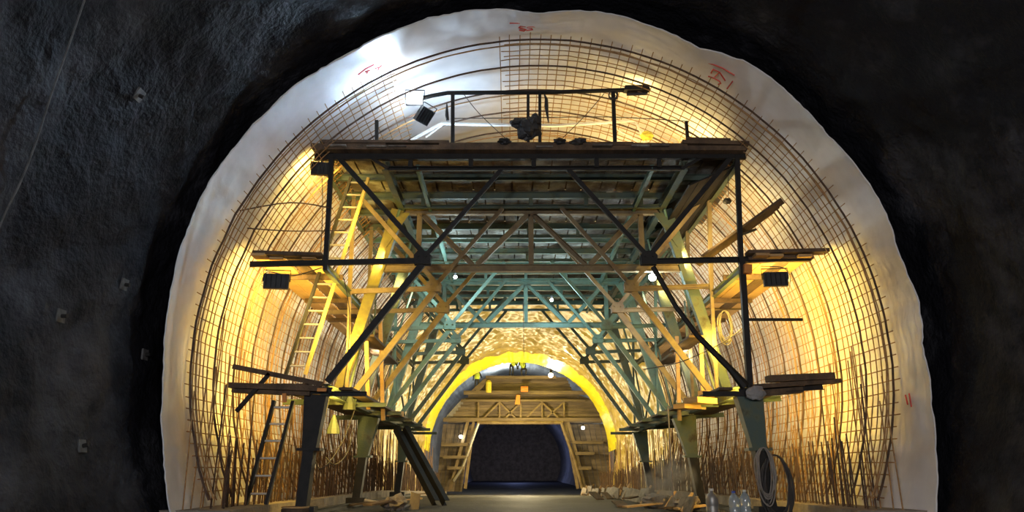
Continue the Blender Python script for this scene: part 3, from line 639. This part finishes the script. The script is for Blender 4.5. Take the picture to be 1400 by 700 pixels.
cable([on_rock(px, py, .09) for px, py in ((120, -12), (108, 22), (95, 60), (82, 96), (70, 130), (56, 174), (40, 220), (25, 256), (8, 290), (-30, 380))], .012, 'thin conduit running down the dark left wall', 'rockplate')

# ------------------------------------------------------------------ far gantry
FY = 56.0
FG = thing('far_gantry', at(705, 668, FY), 'distant timber clad gantry with a dark trapezoid passage', 'gantry')
def q(px, py, dY=0): return at(px, py, FY+dY)
def fg(name, mb, m='plank', label=None): return obj(name, mb, m, FG, label=label)
M['oldwood'] = mat('grey_brown_boarding', (.09, .07, .045), (.22, .17, .11), .8, 0, 2.5, .2, 20, stretch=(.2, 1, 2))
n = 9
for i in range(n):
    y = 540 + i*4.3; xl = 640 - i*3.4; xr = 790 + i*4.0
    fg('boarding', MB().beam(q(xl, y+2, .25), q(xr, y+2, .25), .08, .22), 'oldwood')
for i in range(5):
    y = 518+i*4.4; fg('boarding', MB().beam(q(668-i*3, y, .6), q(775+i*2, y, .6), .08, .24), 'oldwood')
for y, xl, xr, w_ in ((537, 634, 802, .28), (516, 664, 760, .22), (548, 630, 800, .16), (574, 606, 832, .28)):
    fg('platform_edge', MB().beam(q(xl, y, -.1), q(xr, y, -.1), .3, w_), 'oldwood')
for x in (654, 683, 712, 741, 771): fg('stud', MB().beam(q(x, 548, -.05), q(x, 574, -.05), .12, .14), 'steel_warm')
for a, b in ((683, 660), (683, 706), (712, 690), (741, 718), (741, 765), (771, 745)): fg('diagonal', MB().beam(q(a, 550, -.05), q(b, 573, -.05), .1, .12), 'steel_warm')
fg('portal_rail', MB().tube([q(652, 578, -.3), q(770, 578, -.3)], .12, 8), 'steel_warm')
fg('portal_leg', MB().tube([q(655, 577, -.3), q(650, 590, -.3), q(638, 625, -.3), q(632, 640, -.3), q(620, 658, -.3)], .11, 8), 'alu', 'pale pipe edging the passage')
fg('portal_leg', MB().tube([q(767, 577, -.3), q(773, 595, -.3), q(786, 630, -.3), q(796, 668, -.3)], .12, 8), 'steel_warm')
for x0, x1 in ((640, 616), (648, 636), (776, 800), (772, 790)):
    fg('portal_post', MB().beam(q(x0, 575), q(x1, 668), .22, .22), 'steel_warm')
for x0, x1, y in ((604, 640, 608), (606, 640, 625), (782, 824, 605), (786, 812, 620), (612, 636, 640), (790, 808, 640)):
    fg('side_platform', MB().beam(q(x0, y), q(x1, y), .8, .22), 'oldwood')
for i in range(7):
    f0, f1 = i/7, (i+.93)/7; yy0 = 580
    fg('side_plank', MB().plate([q(606+40*f0, yy0, .9), q(606+40*f1, yy0, .9), q(596+36*f1, 672, .9), q(596+36*f0, 672, .9)], .08), 'oldwood')
    fg('side_plank', MB().plate([q(774+54*f0, yy0, .9), q(774+54*f1, yy0, .9), q(798+42*f1, 672, .9), q(798+42*f0, 672, .9)], .08), 'oldwood')
fg('chute', MB().plate([q(642, 537), q(662, 518), q(670, 518), q(654, 537)], .4), 'oldwood')
fg('side_boarding', MB().plate([q(606, 574, .3), q(632, 545, .3), q(640, 545, .3), q(640, 574, .3)], .15), 'paper'); fg('side_boarding', MB().plate([q(795, 574, .3), q(790, 540, .3), q(806, 545, .3), q(830, 574, .3)], .15), 'oldwood')
fg('orange_drum', MB().tube([q(712, 532, -.4), q(722, 532, -.4)], .22, 10), 'orange', 'orange drum'); 
tag(obj('yellow_canister', MB().lathe(q(668, 537, -.2), [(.22, 0), (.22, .8), (.1, .95)], 10), 'yplastic'), 'yellow canister on the distant gantry platform', 'canister')
for px, py, lab in ((630, 597, 'small white lamp left of the distant passage'), (797, 585, 'small white lamp right of the distant passage')):
    lamp_bulb(q(px, py, -.4), .12, lab)
tag(obj('orange_banner', MB().plate([q(706, 540, -.4), q(711, 540, -.4), q(711, 553, -.4), q(704, 553, -.4)], .05), 'orange'), 'orange cloth hanging on the distant gantry front', 'cloth')

# ------------------------------------------------------------------ workers on the far gantry
def worker(base, pts, edges, radii, root, head, vest, label, face):
    t = thing('person', base, label, 'person'); B_ = Vector(base)
    me = bpy.data.meshes.new('body'); me.from_pydata([Vector(p) for p in pts], edges, []); me.update()
    o = bpy.data.objects.new('body', me); C.objects.link(o); o.parent = t; me.materials.append(M['cloth'])
    s = o.modifiers.new('skin', 'SKIN'); sv = me.skin_vertices[0].data
    for i, r in enumerate(radii): sv[i].radius = (r, r)
    sv[root].use_root = True
    sb = o.modifiers.new('sub', 'SUBSURF'); sb.levels = 1; sb.render_levels = 1
    h = Vector(head)+B_; f = Vector(face).normalized(); sd = f.cross(Vector((0, 0, 1)))
    hd = obj('head', MB().lump(h, (.085, .10, .12), 2, .05, 12, 9), 'skin', t, True)
    obj('nose', MB().lump(h+f*.10, (.018, .025, .03), 3, .1, 8, 6), 'skin', hd, True)
    for e in (-.035, .035): obj('eye', MB().lump(h+f*.085+sd*e+Vector((0, 0, .02)), (.014, .014, .012), 4, .0, 8, 6), 'cloth', hd)
    obj('helmet', MB().lathe(h+Vector((0, 0, .03)), [(.15, 0), (.125, .015), (.12, .06), (.08, .12), (.01, .14)], 12), 'yplastic', t, True)
    v0, v1, wd = vest; v0, v1 = Vector(v0)+B_, Vector(v1)+B_
    obj('vest', MB().tube([v0, v0.lerp(v1, .35), v0.lerp(v1, .75), v1], [wd*.95, wd, wd*1.05, wd*.75], 10), 'hivis', t, True)
def skel(pelvis, chest, neck, hands, feet, knees, elbows, sw=.19):
    P_ = [pelvis, chest, neck]; E_ = [(0, 1), (1, 2)]; R2 = [.14, .16, .07]
    px_, cx = Vector(pelvis), Vector(chest)
    for s, hnd, el in ((-1, hands[0], elbows[0]), (1, hands[1], elbows[1])):
        i = len(P_); P_ += [cx+Vector((s*sw, 0, .08)), el, hnd]; E_ += [(1, i), (i, i+1), (i+1, i+2)]; R2 += [.075, .055, .042]
        hv = Vector(hnd); dd = (hv-Vector(el)).normalized(); side = dd.cross(Vector((0, 1, 0))); side = side.normalized() if side.length > .01 else Vector((1, 0, 0))
        for f_ in range(5):
            j = len(P_); o_ = side*(-.035+.0175*f_); P_ += [hv+dd*.05+o_*1.2, hv+dd*(.10+.012*(2-abs(f_-2)))+o_*1.4]; E_ += [(i+2, j), (j, j+1)]; R2 += [.012, .009]
    for s, ft, kn in ((-1, feet[0], knees[0]), (1, feet[1], knees[1])):
        i = len(P_); P_ += [px_+Vector((s*.10, 0, -.06)), kn, ft, Vector(ft)+Vector((0, -.16, -.03))]; E_ += [(0, i), (i, i+1), (i+1, i+2), (i+2, i+3)]; R2 += [.095, .07, .055, .045]
    return P_, E_, R2
S_ = skel((0, 0, .92), (0, 0, 1.28), (0, 0, 1.48), ((-.28, -.12, .88), (.34, -.2, 1.0)), ((-.12, 0, .07), (.12, .05, .07)), ((-.11, -.04, .5), (.12, -.03, .5)), ((-.28, .02, 1.1), (.3, -.02, 1.12)))
worker(q(652, 537, -.1)+Vector((0, 0, .12)), *S_, 0, (0, -.02, 1.62), ((0, 0, .9), (0, 0, 1.42), .21), 'person in yellow vest standing at the left end of the distant platform', (0, -1, 0))
S_ = skel((0, 0, .85), (.32, -.05, 1.1), (.46, -.07, 1.16), ((.5, -.2, .6), (.45, .1, .62)), ((-.12, 0, .07), (.12, .05, .07)), ((-.08, -.06, .48), (.14, -.03, .48)), ((.38, -.22, .85), (.42, .15, .88)))
worker(q(699, 516, -.1)+Vector((0, 0, .1)), *S_, 0, (.58, -.09, 1.18), ((.05, 0, .88), (.4, -.06, 1.14), .22), 'person in pale yellow vest bending forward at the top of the distant gantry', (1, -.3, -.3))
S_ = skel((0, 0, .6), (-.12, -.05, .98), (-.16, -.07, 1.16), ((-.45, -.2, .6), (.1, -.3, .55)), ((-.15, -.1, .07), (.15, .0, .07)), ((-.2, -.35, .45), (.2, -.3, .48)), ((-.36, -.1, .8), (.14, -.1, .78)))
worker(q(716, 516, -.1)+Vector((0, 0, .1)), *S_, 0, (-.19, -.1, 1.32), ((0, 0, .62), (-.14, -.06, 1.1), .21), 'person in dark clothes and yellow vest crouching beside the bending one', (-.5, -1, 0))

# ------------------------------------------------------------------ steam by the second right leg
mv = bpy.data.materials.new('steam'); n_, l_ = nodes(mv); n_.remove(n_['Principled BSDF'])
pv = n_.new('ShaderNodeVolumePrincipled'); pv.inputs['Color'].default_value = (.9, .85, .78, 1)
tc = n_.new('ShaderNodeTexCoord'); nz = n_.new('ShaderNodeTexNoise'); nz.inputs['Scale'].default_value = 2.2; nz.inputs['Detail'].default_value = 4
gr = n_.new('ShaderNodeTexGradient'); gr.gradient_type = 'SPHERICAL'; mp = n_.new('ShaderNodeMapping')
l_.new(tc.outputs['Object'], nz.inputs['Vector']); l_.new(tc.outputs['Object'], mp.inputs['Vector']); mp.inputs['Scale'].default_value = (1/.75, 1/.6, 1/.75); l_.new(mp.outputs[0], gr.inputs[0])
rp = n_.new('ShaderNodeValToRGB'); rp.color_ramp.elements[0].position = .45; rp.color_ramp.elements[1].position = .75
l_.new(nz.outputs['Fac'], rp.inputs[0]); mu = n_.new('ShaderNodeMath'); mu.operation = 'MULTIPLY'; l_.new(rp.outputs[0], mu.inputs[0]); l_.new(gr.outputs['Fac'], mu.inputs[1])
m3 = n_.new('ShaderNodeMath'); m3.operation = 'MULTIPLY'; m3.inputs[1].default_value = 7; l_.new(mu.outputs[0], m3.inputs[0]); l_.new(m3.outputs[0], pv.inputs['Density'])
l_.new(pv.outputs[0], n_['Material Output'].inputs['Volume'])
c = at(912, 655, 18)
tag(obj('steam_cloud', MB().lump(c, (.75, .6, .75), 1, 0, 16, 10), mv, loc=c), 'faint dusty steam drifting by the second right leg', 'steam', kind='stuff')

# small extras on the gantry sides
g('wedge', MB().beam(at(389, 538, 13.85), at(389, 550, 13.85), .07, .07), 'orange', 'orange wedge'); g('wedge', MB().beam(at(434, 533, 13.75), at(446, 533, 13.75), .05, .06), 'orange', 'orange wedge')
coil('cable_coil', at(990, 425, 15.2), .14, .34, 7, .010, 'cable', 'tangled dark wire hanging inside the right front post', 12)
for px, y0, y1, Y in ((500, 430, 560, 16.9), (520, 440, 575, 18.2), (958, 470, 560, 16.8), (925, 460, 575, 18.4)):
    g('timber_prop', MB().beam(at(px, y0, Y), at(px+4, y1, Y), .09, .09), 'timber')
for Y in (15.1, 17.3, 19.6, 21.8):
    g('joist', MB().beam(P(-3.6, 3.93, Y), P(-5.0, 3.93, Y), .08, .10), 'plank'); g('joist', MB().beam(P(4.5, 3.93, Y), P(5.8, 3.93, Y), .08, .10), 'plank')
for x, z, Y in ((-3.3, 2.9, 17.3), (-3.4, 2.9, 19.5), (4.2, 2.9, 17.4), (4.3, 2.9, 19.6)):
    g('catwalk_board', MB().beam(P(x, z, Y-1.0), P(x, z, Y+1.1), .4, .05), 'plank'); g('hanger', MB().beam(P(x, z, Y), P(x, 3.95, Y), .04, .04), 'steel')

t = thing('low_formwork', (3.3, 18, 0), 'row of low weathered form panels edging the right of the roadway', 'formwork')
rf = random.Random(8); y = 15.6
while y < 37:
    l = rf.uniform(1.1, 1.9); x = 3.55 - (y-16)*.012 + rf.uniform(-.06, .06); h = rf.uniform(.26, .38); ln = rf.uniform(.05, .16); z = -drop(y)
    obj('form_panel', MB().plate([(x, y, z), (x+rf.uniform(-.05, .05), y+l, z), (x+ln, y+l, z+h), (x+ln+rf.uniform(-.04, .04), y, z+h+rf.uniform(-.05, .05))], .04, (1, 0, -.3)), 'oldwood', t)
    if rf.random() < .7: obj('stake', MB().beam((x-.05, y+l*.5, z), (x+.22, y+l*.5+rf.uniform(-.3, .3), z+h+.1), .05, .05), 'timber', t)
    y += l + rf.uniform(.02, .12)
